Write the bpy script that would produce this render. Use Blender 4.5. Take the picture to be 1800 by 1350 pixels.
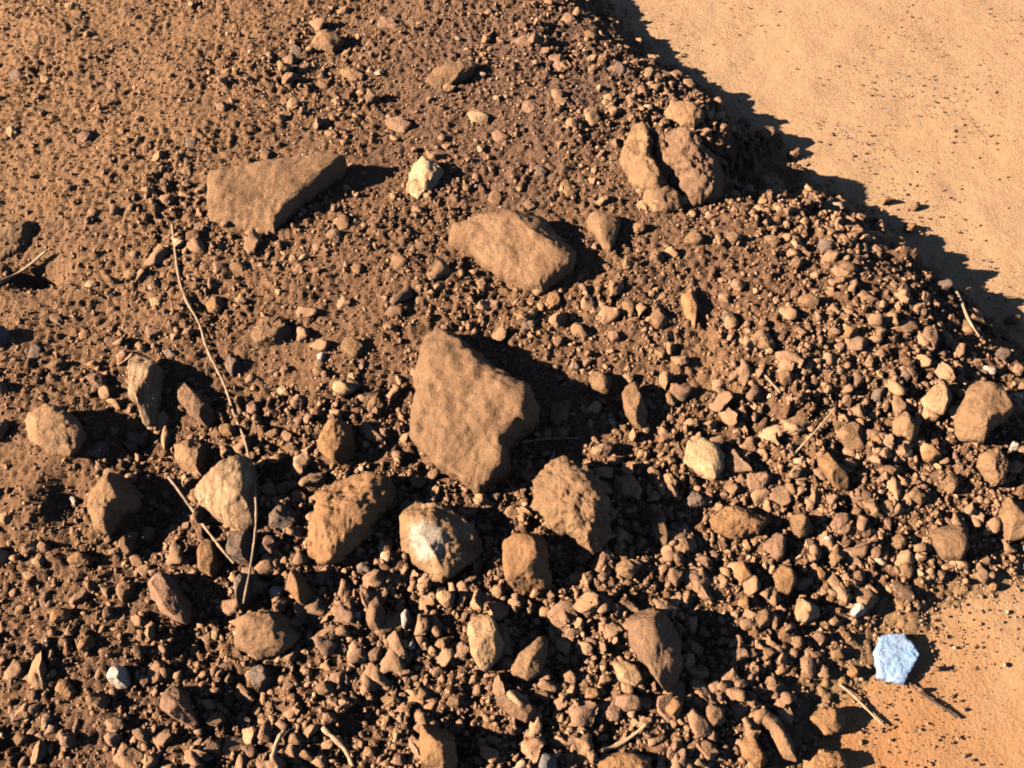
import bpy, math
import numpy as np
from mathutils import Vector

for o in list(bpy.data.objects):
    bpy.data.objects.remove(o)
SC = bpy.context.scene
COL = SC.collection

# ------------------------------------------------------------------ camera
PITCH = math.radians(55.0)
CAM = np.array([0.0, -0.83, 1.30])
FPX = 1800.0                                     # focal length in photo pixels
cd = bpy.data.cameras.new("camera")
cd.sensor_width = 36.0
cd.lens = 36.0 * FPX / 1800.0
cd.clip_start = 0.02
cd.clip_end = 400.0
cam = bpy.data.objects.new("camera", cd)
cam.location = CAM
cam.rotation_euler = (math.pi / 2 - PITCH, 0, 0)
COL.objects.link(cam)
SC.camera = cam

# ------------------------------------------------------------------ sky, sun, exposure
SUN_EL = math.radians(27.0)
SUN_AZ = (-0.985, -0.17)                         # towards the sun, on the ground
w = bpy.data.worlds.new("World")
SC.world = w
w.use_nodes = True
nt = w.node_tree
sky = nt.nodes.new("ShaderNodeTexSky")
sky.sky_type = 'NISHITA'
sky.sun_disc = False
sky.altitude = 1500
sky.air_density = .4
sky.dust_density = .1
sky.sun_elevation = SUN_EL
sky.sun_rotation = math.atan2(SUN_AZ[0], SUN_AZ[1])
bg = nt.nodes["Background"]
bg.inputs["Strength"].default_value = 0.05
nt.links.new(sky.outputs[0], bg.inputs["Color"])
sl = bpy.data.lights.new("sun", 'SUN')
sl.energy = 5.0
sl.angle = math.radians(0.5)
sl.color = (1.0, 0.865, 0.72)
sun = bpy.data.objects.new("sun", sl)
tosun = Vector((SUN_AZ[0] * math.cos(SUN_EL), SUN_AZ[1] * math.cos(SUN_EL), math.sin(SUN_EL)))
sun.rotation_euler = tosun.to_track_quat('Z', 'Y').to_euler()
sun.location = tosun * 5
COL.objects.link(sun)
SC.view_settings.view_transform = 'Standard'
SC.view_settings.look = 'None'
SC.view_settings.gamma = 1.0
SC.view_settings.use_curve_mapping = False
SC.view_settings.exposure = 1.58
SC.cycles.diffuse_bounces = 0
SC.cycles.filter_width = 1.9

# ------------------------------------------------------------------ helpers
rng = np.random.default_rng(7)
_perm = np.random.default_rng(1).permutation(256)
_perm = np.concatenate([_perm, _perm, _perm])
_grad = np.random.default_rng(2).normal(size=(256, 3))
_grad /= np.linalg.norm(_grad, axis=1)[:, None]


def pn(p):
    """gradient noise, p (N,3) -> about -0.7..0.7"""
    p = np.asarray(p, float)
    i = np.floor(p).astype(int)
    f = p - i
    u = f * f * f * (f * (f * 6 - 15) + 10)
    i &= 255
    r = 0
    for dx in (0, 1):
        wx = u[:, 0] if dx else 1 - u[:, 0]
        a = _perm[i[:, 0] + dx]
        for dy in (0, 1):
            wy = u[:, 1] if dy else 1 - u[:, 1]
            b = _perm[a + i[:, 1] + dy]
            for dz in (0, 1):
                wz = u[:, 2] if dz else 1 - u[:, 2]
                g = _grad[_perm[b + i[:, 2] + dz] & 255]
                r = r + wx * wy * wz * ((f[:, 0] - dx) * g[:, 0] + (f[:, 1] - dy) * g[:, 1] + (f[:, 2] - dz) * g[:, 2])
    return r * 1.5


def pn2(x, y, s, seed):
    return pn(np.stack([x * s + seed * 17.3, y * s - seed * 9.1, np.full_like(x, seed * 3.7 + .5)], 1))


_cr, _sr = math.cos(PITCH), math.sin(PITCH)
FWD = np.array([0, _cr, -_sr])
UPV = np.array([0, _sr, _cr])
RGT = np.array([1.0, 0, 0])


def ray(px):
    px = np.atleast_2d(np.asarray(px, float))
    d = FWD[None] + RGT[None] * ((px[:, 0] - 900) / FPX)[:, None] - UPV[None] * ((px[:, 1] - 675) / FPX)[:, None]
    return d / np.linalg.norm(d, axis=1)[:, None]


def at_z(px, z):
    d = ray(px)
    t = (z - CAM[2]) / d[:, 2]
    return CAM[None] + d * t[:, None]


def to_px(P):
    v = np.atleast_2d(P) - CAM
    zf = v @ FWD
    return np.stack([900 + FPX * (v @ RGT) / zf, 675 - FPX * (v @ UPV) / zf], 1)


# ------------------------------------------------------------------ the lie of the land
# crest of the dirt mound: photo x, y, crest height, slope of the flank outside it
CREST = [(780, -420, .085, .7), (925, -110, .08, .7), (1012, 5, .08, .7), (1085, 75, .08, .72), (1165, 140, .082, .72),
         (1250, 210, .085, .72), (1340, 285, .085, .72), (1435, 352, .08, .72), (1520, 405, .075, .75), (1595, 470, .065, .8),
         (1680, 525, .055, .85), (1745, 580, .048, .9), (1830, 640, .045, .8), (1960, 760, .035, .6),
         (1940, 870, .028, .4), (1780, 915, .025, .32), (1640, 960, .02, .3), (1500, 1015, .02, .3),
         (1430, 1100, .02, .3), (1370, 1180, .016, .25), (1335, 1250, .012, .18), (1300, 1330, .010, .16), (1290, 1440, .010, .16), (1290, 1600, .012, .2)]
CP = np.array([np.append(at_z((a, b), c)[0][:2], (c, s)) for a, b, c, s in CREST])
CP = np.vstack([CP, [(.1, -1.35, .03, .4), (-1.0, -1.6, .05, .4), (-2.5, -1.2, .05, .4), (-2.9, .5, .05, .4), (-2.3, 2.4, .06, .5), (-.6, 2.7, .07, .7)]])


def crest_field(x, y):
    n = len(CP)
    best = np.full(x.shape, 1e9)
    h = np.zeros_like(x)
    s = np.zeros_like(x)
    ws = np.zeros_like(x)
    inside = np.zeros(x.shape, bool)
    for i in range(n):
        a, b = CP[i], CP[(i + 1) % n]
        ex, ey = b[0] - a[0], b[1] - a[1]
        t = np.clip(((x - a[0]) * ex + (y - a[1]) * ey) / (ex * ex + ey * ey), 0, 1)
        d = np.hypot(x - a[0] - t * ex, y - a[1] - t * ey)
        best = np.minimum(d, best)
        wt = math.hypot(ex, ey) / (d + .012) ** 4
        h += wt * (a[2] + t * (b[2] - a[2]))
        s += wt * (a[3] + t * (b[3] - a[3]))
        ws += wt
        c = ((a[1] > y) != (b[1] > y))
        inside ^= c & (x < ex * (y - a[1]) / (ey if abs(ey) > 1e-9 else 1e-9) + a[0])
    return np.where(inside, best, -best), h / ws, s / ws


# hollows and swells of the mound: photo x, y, radius x (m), radius y, height change
SWELL = [(350, 1105, .045, .05, -.035), (415, 1235, .05, .04, -.03), (275, 890, .035, .05, -.03), (105, 870, .035, .04, -.03),
         (1340, 297, .075, .06, -.085), (1250, 1110, .03, .05, -.03), (495, 840, .035, .03, -.025), (1010, 990, .04, .035, -.025),
         (945, 1090, .03, .03, -.022), (650, 1250, .03, .03, -.022), (215, 740, .03, .025, -.025), (600, 1010, .035, .03, -.02),
         (45, 450, .045, .022, -.055), (1000, 760, .06, .04, -.015), (1120, 925, .03, .03, -.018), (820, 1300, .02, .05, -.025),
         (870, 905, .03, .02, -.018), (1490, 800, .02, .03, -.012), (730, 860, .02, .02, -.016),
         (300, 540, .03, .03, .008), (90, 740, .06, .04, .02), (60, 910, .06, .05, .015), (190, 910, .04, .05, .02),
         (250, 300, .25, .2, .02), (700, 480, .2, .12, .015), (1500, 560, .2, .12, .015), (1330, 640, .12, .1, .01),
         (120, 1120, .1, .1, .015), (1420, 255, .02, .02, .035), (1365, 215, .02, .02, .03), (1350, 280, .015, .015, .03), (1570, 370, .02, .015, .02), (1600, 455, .03, .015, .03), (1500, 290, .015, .02, .02)]
SW = [(at_z((a, b), .10 if a < 1250 and b < 800 else .06)[0], rx, ry, dz * (1 if dz > 0 or b < 650 else .85)) for a, b, rx, ry, dz in SWELL]
# how cloddy the soil is: photo x, y, radius, amount
CLOD = [(620, 1000, .3, .8), (1000, 1100, .35, .8), (400, 850, .2, .7), (1550, 800, .3, .8), (1250, 900, .3, .6), (440, 1250, .22, .7),
        (1250, 200, .18, .9), (1450, 350, .15, .9), (1300, 1200, .2, .8), (1500, 560, .2, .4)]
CL = [(at_z((a, b), .1)[0], r, m) for a, b, r, m in CLOD]


def cloddy(x, y):
    c = .27 + .16 * pn2(x, y, 5, 41)
    c = c - .1 * np.exp(-((x + .85) ** 2 + (y - .75) ** 2) / .36)
    c = np.maximum(c, .03)
    for p, r, m in CL:
        c = np.maximum(c, m * np.exp(-((x - p[0]) ** 2 + (y - p[1]) ** 2) / (r * r)))
    return c


def hbase(x, y):
    x = np.atleast_1d(np.asarray(x, float))
    y = np.atleast_1d(np.asarray(y, float))
    xw = x + .018 * pn2(x, y, 14, 1) + .008 * pn2(x, y, 45, 2)
    yw = y + .018 * pn2(x, y, 14, 3) + .008 * pn2(x, y, 45, 4)
    d, hc, s = crest_field(xw, yw)
    top = np.maximum(.08 + .05 * np.clip((y + .3) / .6, 0, 1) - hc, .03)
    rise = .2 - .08 * np.clip((s - .35) / .4, 0, 1)
    hin = hc + top * (1 - np.exp(-np.maximum(d, 0) * rise / top))
    hin = hin + .07 * (x - .1) * np.clip(d / .35, 0, 1)
    hout = hc + np.minimum(d, 0) * s
    # round the crest
    h = np.where(d > 0, hin, hout)
    h = h - .006 * np.exp(-(d / .02) ** 2) * np.clip((s - .35) / .4, 0, 1)
    k = np.clip((h + .02) / .05, 0, 1)
    c = cloddy(x, y)
    h = h + k * (.014 * pn2(x, y, 3.5, 5) + (.005 + .009 * c) * pn2(x, y, 11, 6))
    for p, rx, ry, dz in SW:
        h = h + dz * np.exp(-((x - p[0]) / rx) ** 2 - ((y - p[1]) / ry) ** 2) * k
    return h


def hfine(x, y, h=None):
    """surface with clods and crumbs"""
    if h is None:
        h = hbase(x, y)
    k = np.clip((h + .02) / .04, 0, 1)
    c = cloddy(x, y)
    a = pn2(x, y, 28, 7)
    b = pn2(x, y, 62, 8)
    e = pn2(x, y, 135, 9)
    # ridged / billowed lumps: rounded tops, sharp creases between
    pt = .65 + .9 * np.clip(pn2(x, y, 9, 42) + .2, 0, 1)
    bil = pt * (np.abs(a) * 1.4 - .3) * (.002 + .014 * c) + pt * (np.abs(b) * 1.4 - .3) * (.004 + .018 * c) + pt * e * (.0045 + .008 * c)
    return h + k * bil


def ground_hit(px, lift=0.0):
    d = ray(px)
    t0 = (.35 - CAM[2]) / d[:, 2]
    t1 = (-.02 - CAM[2]) / d[:, 2]
    ts = np.linspace(0, 1, 60)
    out = []
    for k in range(len(d)):
        t = t0[k] + (t1[k] - t0[k]) * ts
        P = CAM + d[k] * t[:, None]
        z = np.maximum(hbase(P[:, 0], P[:, 1]), 0) + lift
        below = np.nonzero(P[:, 2] < z)[0]
        i = below[0] if len(below) else len(ts) - 1
        if i > 0:
            f0 = P[i - 1, 2] - z[i - 1]
            f1 = P[i, 2] - z[i]
            q = f0 / (f0 - f1 + 1e-12)
            out.append(P[i - 1] + (P[i] - P[i - 1]) * q)
        else:
            out.append(P[0])
    return np.array(out)


# ------------------------------------------------------------------ materials
def srgb(r, g, b):
    return tuple(((c / 255) / 12.92 if c / 255 <= .04045 else ((c / 255 + .055) / 1.055) ** 2.4) for c in (r, g, b))


def new_mat(name, rough=.92):
    m = bpy.data.materials.new(name)
    m.use_nodes = True
    t = m.node_tree
    b = t.nodes["Principled BSDF"]
    b.inputs["Roughness"].default_value = rough
    b.inputs["Specular IOR Level"].default_value = .25
    return m, t, b


def noise(t, vec, scale, detail=6, rough=.6, dist=0):
    n = t.nodes.new("ShaderNodeTexNoise")
    n.inputs["Scale"].default_value = scale
    n.inputs["Detail"].default_value = detail
    n.inputs["Roughness"].default_value = rough
    n.inputs["Distortion"].default_value = dist
    t.links.new(vec, n.inputs["Vector"])
    return n.outputs["Fac"]


def ramp(t, fac, stops):
    r = t.nodes.new("ShaderNodeValToRGB")
    while len(r.color_ramp.elements) < len(stops):
        r.color_ramp.elements.new(.5)
    for e, (p, c) in zip(r.color_ramp.elements, stops):
        e.position = p
        e.color = (*c, 1)
    t.links.new(fac, r.inputs["Fac"])
    return r.outputs["Color"]


def mix(t, fac, a, b, mode='MIX'):
    m = t.nodes.new("ShaderNodeMix")
    m.data_type = 'RGBA'
    m.blend_type = mode
    if isinstance(fac, (int, float)):
        m.inputs[0].default_value = fac
    else:
        t.links.new(fac, m.inputs[0])
    for s, v in ((6, a), (7, b)):
        if isinstance(v, tuple):
            m.inputs[s].default_value = (*v, 1)
        else:
            t.links.new(v, m.inputs[s])
    return m.outputs[2]


def maths(t, op, a, b=0.0, clamp=False):
    m = t.nodes.new("ShaderNodeMath")
    m.operation = op
    m.use_clamp = clamp
    for i, v in enumerate((a, b)):
        if isinstance(v, (int, float)):
            m.inputs[i].default_value = v
        else:
            t.links.new(v, m.inputs[i])
    return m.outputs[0]


def bump(t, bsdf, layers):
    prev = None
    for h, dist, strength in layers:
        b = t.nodes.new("ShaderNodeBump")
        b.inputs["Distance"].default_value = dist
        b.inputs["Strength"].default_value = strength
        t.links.new(h, b.inputs["Height"])
        if prev:
            t.links.new(prev, b.inputs["Normal"])
        prev = b.outputs["Normal"]
    t.links.new(prev, bsdf.inputs["Normal"])


def mat_soil():
    m, t, b = new_mat("mound_soil", .95)
    g = t.nodes.new("ShaderNodeNewGeometry").outputs["Position"]
    c1 = ramp(t, noise(t, g, 7, 5, .65), [(.32, (0.186, 0.093, 0.053)), (.5, (0.270, 0.134, 0.064)), (.68, (0.362, 0.184, 0.080))])
    c2 = ramp(t, noise(t, g, 160, 4, .7), [(.3, (0.118, 0.061, 0.037)), (.5, (0.270, 0.139, 0.070)), (.7, (0.410, 0.228, 0.120))])
    col = mix(t, .5, c1, c2)

    def near(pt, reach, wob):
        dv = t.nodes.new("ShaderNodeVectorMath")
        dv.operation = 'DISTANCE'
        t.links.new(g, dv.inputs[0])
        dv.inputs[1].default_value = pt
        return maths(t, 'SUBTRACT', reach, maths(t, 'ADD', dv.outputs["Value"], maths(t, 'MULTIPLY', noise(t, g, 5, 5), wob)), True)
    # dry, paler earth at the far left, sandy wash along the right toe, damp purplish earth below the crest
    col = mix(t, maths(t, 'MULTIPLY', near((-1.15, .75, .12), 1.4, .7), 1.0, True), col, (.44, .235, .112))
    col = mix(t, maths(t, 'MULTIPLY', near((.45, -.47, .0), .5, .35), 1.6, True), col, (.37, .17, .068))
    col = mix(t, maths(t, 'MULTIPLY', near((.12, .75, .12), .85, .5), 1.0), col, (.165, .098, .072))
    sx = t.nodes.new("ShaderNodeSeparateXYZ")
    t.links.new(g, sx.inputs[0])
    lowz = maths(t, 'MULTIPLY', maths(t, 'SUBTRACT', maths(t, 'ADD', .008, maths(t, 'MULTIPLY', noise(t, g, 25, 5), .016)), sx.outputs[2]), 70, True)
    col = mix(t, lowz, col, (.43, .245, .115))
    sp = ramp(t, noise(t, g, 420, 2, .5), [(.66, (0, 0, 0)), (.74, (1, 1, 1))])
    col = mix(t, maths(t, 'MULTIPLY', sp, .5), col, (.40, .26, .165))
    t.links.new(col, b.inputs["Base Color"])
    bump(t, b, [(noise(t, g, 80, 8, .8), .011, .95), (noise(t, g, 300, 3, .6), .0035, .9)])
    return m


def mat_sand():
    m, t, b = new_mat("smooth_sand", .9)
    g = t.nodes.new("ShaderNodeNewGeometry").outputs["Position"]
    c1 = ramp(t, noise(t, g, 2.5, 5, .6), [(.3, (.41, .232, .112)), (.5, (.455, .275, .148)), (.7, (.475, .27, .125))])
    c2 = ramp(t, noise(t, g, 130, 4, .7), [(.3, (.31, .18, .093)), (.5, (.43, .258, .13)), (.72, (.55, .35, .19))])
    col = mix(t, .5, c1, c2)
    dv = t.nodes.new("ShaderNodeVectorMath")
    dv.operation = 'DISTANCE'
    t.links.new(g, dv.inputs[0])
    dv.inputs[1].default_value = (.42, -.5, 0)
    rd = maths(t, 'SUBTRACT', .75, maths(t, 'ADD', dv.outputs["Value"], maths(t, 'MULTIPLY', noise(t, g, 12, 6, .7), .6)), True)
    col = mix(t, maths(t, 'MULTIPLY', rd, 2.2, True), col, (.41, .185, .07))
    sp = ramp(t, noise(t, g, 200, 2, .5), [(.22, (1, 1, 1)), (.3, (0, 0, 0))])
    col = mix(t, maths(t, 'MULTIPLY', sp, .6), col, (.2, .11, .055))
    t.links.new(col, b.inputs["Base Color"])
    bump(t, b, [(noise(t, g, 45, 7, .7), .006, .45), (noise(t, g, 220, 4, .7), .0022, .8)])
    return m


def mat_grit():
    m, t, b = new_mat("grit_grains", .93)
    a = t.nodes.new("ShaderNodeAttribute")
    a.attribute_name = "tint"
    g = t.nodes.new("ShaderNodeNewGeometry").outputs["Position"]
    c = ramp(t, a.outputs["Fac"], [(0, (0.136, 0.069, 0.043)), (.18, (0.218, 0.110, 0.059)), (.38, (0.286, 0.143, 0.068)), (.55, (0.333, 0.172, 0.088)),
                                   (.72, (0.384, 0.194, 0.086)), (.86, (0.468, 0.259, 0.130)), (.95, (0.571, 0.384, 0.241)), (1, (0.685, 0.541, 0.408))])
    n = noise(t, g, 330, 3, .6)
    c = mix(t, .35, c, ramp(t, n, [(.3, (.13, .075, .048)), (.7, (.45, .28, .16))]))
    t.links.new(c, b.inputs["Base Color"])
    bump(t, b, [(n, .0025, .7)])
    return m


def mat_stone(name, lo, mid, hi, dust=.6, veins=0.0, patch=False):
    m, t, b = new_mat(name, .88)
    tc = t.nodes.new("ShaderNodeTexCoord")
    oi = t.nodes.new("ShaderNodeObjectInfo")
    off = t.nodes.new("ShaderNodeVectorMath")
    off.operation = 'ADD'
    t.links.new(tc.outputs["Object"], off.inputs[0])
    sc = t.nodes.new("ShaderNodeVectorMath")
    sc.operation = 'SCALE'
    sc.inputs[0].default_value = (13, 7, 5)
    t.links.new(oi.outputs["Random"], sc.inputs["Scale"])
    t.links.new(sc.outputs[0], off.inputs[1])
    g = off.outputs[0]
    c = ramp(t, noise(t, g, 30, 7, .65, .3), [(.3, lo), (.5, mid), (.7, hi)])
    # pale mineral flecks and dark pits, each with a shape of its own
    fl = ramp(t, noise(t, g, 190, 3, .6), [(.6, (0, 0, 0)), (.72, (1, 1, 1))])
    c = mix(t, maths(t, 'MULTIPLY', fl, .35), c, tuple(min(v * 1.5, .85) for v in hi))
    pit = ramp(t, noise(t, g, 140, 3, .6, .4), [(.28, (1, 1, 1)), (.38, (0, 0, 0))])
    c = mix(t, maths(t, 'MULTIPLY', pit, .5), c, tuple(v * .45 for v in lo))
    if veins:
        wv = t.nodes.new("ShaderNodeTexWave")
        wv.inputs["Scale"].default_value = 24
        wv.inputs["Distortion"].default_value = 3
        wv.inputs["Detail"].default_value = 3
        t.links.new(g, wv.inputs["Vector"])
        c = mix(t, maths(t, 'MULTIPLY', ramp(t, wv.outputs["Fac"], [(.1, (1, 1, 1)), (.3, (0, 0, 0))]), veins), c, tuple(v * .4 for v in lo))
    # reddish soil dust lodged on it
    d = ramp(t, noise(t, g, 55, 5, .7), [(.42, (0, 0, 0)), (.62, (1, 1, 1))])
    c = mix(t, maths(t, 'MULTIPLY', d, dust), c, (.30, .157, .076))
    if patch:
        dv = t.nodes.new("ShaderNodeVectorMath")
        dv.operation = 'DISTANCE'
        t.links.new(tc.outputs["Object"], dv.inputs[0])
        dv.inputs[1].default_value = (-.014, -.012, .026)
        pf = maths(t, 'MULTIPLY', maths(t, 'SUBTRACT', maths(t, 'MULTIPLY', noise(t, g, 70, 5, .65), .06), maths(t, 'SUBTRACT', dv.outputs["Value"], .002)), 60, True)
        c = mix(t, pf, c, (.62, .47, .33))
    hs = t.nodes.new("ShaderNodeHueSaturation")
    t.links.new(c, hs.inputs["Color"])
    t.links.new(maths(t, 'ADD', maths(t, 'MULTIPLY', oi.outputs["Random"], .3), .85), hs.inputs["Value"])
    t.links.new(hs.outputs[0], b.inputs["Base Color"])
    crack = ramp(t, noise(t, g, 26, 5, .6, .8), [(.455, (1, 1, 1)), (.485, (0, 0, 0)), (.515, (1, 1, 1))])
    wb = t.nodes.new("ShaderNodeTexNoise")
    wb.inputs["Scale"].default_value = 35
    wb.inputs["Detail"].default_value = 4
    t.links.new(g, wb.inputs["Vector"])
    wv2 = t.nodes.new("ShaderNodeVectorMath")
    wv2.operation = 'MULTIPLY_ADD'
    t.links.new(wb.outputs["Color"], wv2.inputs[0])
    wv2.inputs[1].default_value = (.018, .018, .018)
    t.links.new(g, wv2.inputs[2])
    vo = t.nodes.new("ShaderNodeTexVoronoi")
    vo.inputs["Scale"].default_value = 48
    t.links.new(wv2.outputs[0], vo.inputs["Vector"])
    bump(t, b, [(vo.outputs["Distance"], .007, .6), (crack, .0025, .5), (noise(t, g, 60, 8, .75), .007, .85), (noise(t, g, 230, 4, .65), .003, .9)])
    return m


M = {
    'soil': mat_soil(), 'sand': mat_sand(), 'grit': mat_grit(),
    'tan': mat_stone("tan_stone", (0.216, 0.115, 0.057), (0.285, 0.155, 0.075), (0.345, 0.198, 0.099)),
    'orange': mat_stone("orange_stone", (0.276, 0.136, 0.057), (0.368, 0.182, 0.074), (0.423, 0.225, 0.097)),
    'brown': mat_stone("brown_stone", (0.170, 0.090, 0.053), (0.235, 0.129, 0.070), (0.299, 0.170, 0.092)),
    'pink': mat_stone("pinkish_stone", (0.258, 0.134, 0.077), (0.327, 0.175, 0.103), (0.396, 0.230, 0.143)),
    'pale': mat_stone("pale_tan_stone", (.39, .22, .105), (.50, .295, .145), (.60, .39, .215), .5),
    'cream': mat_stone("cream_layered_stone", (.36, .205, .105), (.46, .28, .145), (.56, .375, .21), .5, .5),
    'white': mat_stone("white_stone", (.50, .38, .27), (.64, .51, .38), (.74, .62, .49), .3),
    'grey': mat_stone("grey_stone", (0.147, 0.097, 0.070), (0.213, 0.143, 0.101), (0.280, 0.193, 0.138), .5),
    'lemon': mat_stone("bright_pale_stone", (.50, .305, .145), (.62, .40, .20), (.70, .50, .29), .25),
    'patched': mat_stone("white_patched_stone", (.32, .172, .08), (.42, .235, .11), (.52, .32, .17), .4, patch=True),
    'slate': mat_stone("bluish_grey_stone", (.138, .118, .108), (.202, .178, .165), (.266, .236, .215), .3),
    'blue': mat_stone("blue_white_chip", (.24, .40, .62), (.32, .49, .71), (.46, .60, .77), .3),
    'soilclod': mat_stone("soil_clod", (0.235, 0.130, 0.068), (0.328, 0.179, 0.086), (0.408, 0.229, 0.105), .3),
}


def mat_twig(name, lo, hi):
    m, t, b = new_mat(name, .8)
    tc = t.nodes.new("ShaderNodeTexCoord").outputs["Object"]
    t.links.new(ramp(t, noise(t, tc, 120, 5, .7), [(.3, lo), (.7, hi)]), b.inputs["Base Color"])
    bump(t, b, [(noise(t, tc, 300, 4, .6), .001, .6)])
    return m


M['straw'] = mat_twig("dry_straw", (.27, .165, .09), (.50, .35, .21))
M['root'] = mat_twig("dry_root", (.24, .15, .09), (.40, .27, .16))
M['dark'] = mat_twig("dark_strip", (.035, .025, .02), (.09, .06, .045))  # near-black tone, used only for the thin tube below the chip


def mesh_obj(name, V, F, mat, smooth=True, loc=None):
    me = bpy.data.meshes.new(name)
    V = np.asarray(V, float)
    if loc is not None:
        V = V - np.asarray(loc)
    if isinstance(F, np.ndarray):
        k = F.shape[1]
        me.vertices.add(len(V))
        me.vertices.foreach_set("co", V.ravel())
        me.loops.add(F.size)
        me.loops.foreach_set("vertex_index", F.ravel().astype(np.int32))
        me.polygons.add(len(F))
        me.polygons.foreach_set("loop_start", np.arange(0, F.size, k, dtype=np.int32))
        me.update(calc_edges=True)
    else:
        me.from_pydata(V.tolist(), [], F)
    if smooth:
        me.polygons.foreach_set("use_smooth", np.ones(len(me.polygons), bool))
    me.materials.append(M[mat] if isinstance(mat, str) else mat)
    me.validate()
    o = bpy.data.objects.new(name, me)
    if loc is not None:
        o.location = loc
    COL.objects.link(o)
    return o


def axis(lo, hi, a, b, step, grow=1.25):
    c = list(np.arange(a, b + 1e-6, step))
    s = step
    while c[-1] < hi:
        s *= grow
        c.append(c[-1] + s)
    s = step
    while c[0] > lo:
        s *= grow
        c.insert(0, c[0] - s)
    return np.array(c)


def grid(xs, ys):
    X, Y = np.meshgrid(xs, ys)
    nx, ny = len(xs), len(ys)
    i = np.arange(nx * ny).reshape(ny, nx)
    F = np.stack([i[:-1, :-1], i[:-1, 1:], i[1:, 1:], i[1:, :-1]], -1).reshape(-1, 4)
    return X.ravel(), Y.ravel(), F


# ------------------------------------------------------------------ the setting
xs = axis(-90, 90, -1.0, 1.4, .012, 1.3)
ys = axis(-90, 90, -.7, 1.5, .012, 1.3)
x, y, F = grid(xs, ys)
near = np.exp(-((x - .5) ** 2 + (y - .3) ** 2) / 3.0)
z = near * (.006 * pn2(x, y, 3, 21) + .0032 * pn2(x, y, 12, 22) + .0016 * pn2(x, y, 34, 23)) - .004
sand = mesh_obj("sand_ground", np.stack([x, y, z], 1), F, 'sand')
sand["kind"] = "structure"

xs = axis(-3.4, 1.6, -1.02, 1.0, .004, 1.3)
ys = axis(-2.2, 3.2, -.56, 1.12, .004, 1.3)
x, y, F = grid(xs, ys)
hb = hbase(x, y)
hf = hfine(x, y, hb)
# drop the sheet out of sight beyond the toe, and leave out its far, buried faces
keep = (hf > -.02)[F].any(1)
F = F[keep]
used = np.unique(F)
remap = np.zeros(len(x), int)
remap[used] = np.arange(len(used))
mound = mesh_obj("dirt_mound", np.stack([x, y, np.maximum(hf, -.03)], 1)[used], remap[F], 'soil')
mound["kind"] = "structure"
_gx, _gy, _gz = xs, ys, hf.reshape(len(ys), len(xs))


def hsurf(px_, py_):
    i = np.clip(np.searchsorted(_gx, px_) - 1, 0, len(_gx) - 2)
    j = np.clip(np.searchsorted(_gy, py_) - 1, 0, len(_gy) - 2)
    u = (px_ - _gx[i]) / (_gx[i + 1] - _gx[i])
    v = (py_ - _gy[j]) / (_gy[j + 1] - _gy[j])
    z = _gz[j, i] * (1 - u) * (1 - v) + _gz[j, i + 1] * u * (1 - v) + _gz[j + 1, i] * (1 - u) * v + _gz[j + 1, i + 1] * u * v
    return np.maximum(z, -.003)


# ------------------------------------------------------------------ stones
def resample(P, n):
    """closed polygon -> n points evenly along it, corners a little worn"""
    Q = np.vstack([P, P[:1]])
    L = np.concatenate([[0], np.cumsum(np.linalg.norm(np.diff(Q, axis=0), axis=1))])
    s = np.linspace(0, L[-1], n, endpoint=False)
    R = np.stack([np.interp(s, L, Q[:, k]) for k in range(2)], 1)
    return .25 * np.roll(R, 1, 0) + .5 * R + .25 * np.roll(R, -1, 0)


def centroid(P):
    x, y = P[:, 0], P[:, 1]
    c = x * np.roll(y, -1) - np.roll(x, -1) * y
    A = c.sum() / 2
    return np.array([((x + np.roll(x, -1)) * c).sum() / (6 * A), ((y + np.roll(y, -1)) * c).sum() / (6 * A)]), abs(A)


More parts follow.
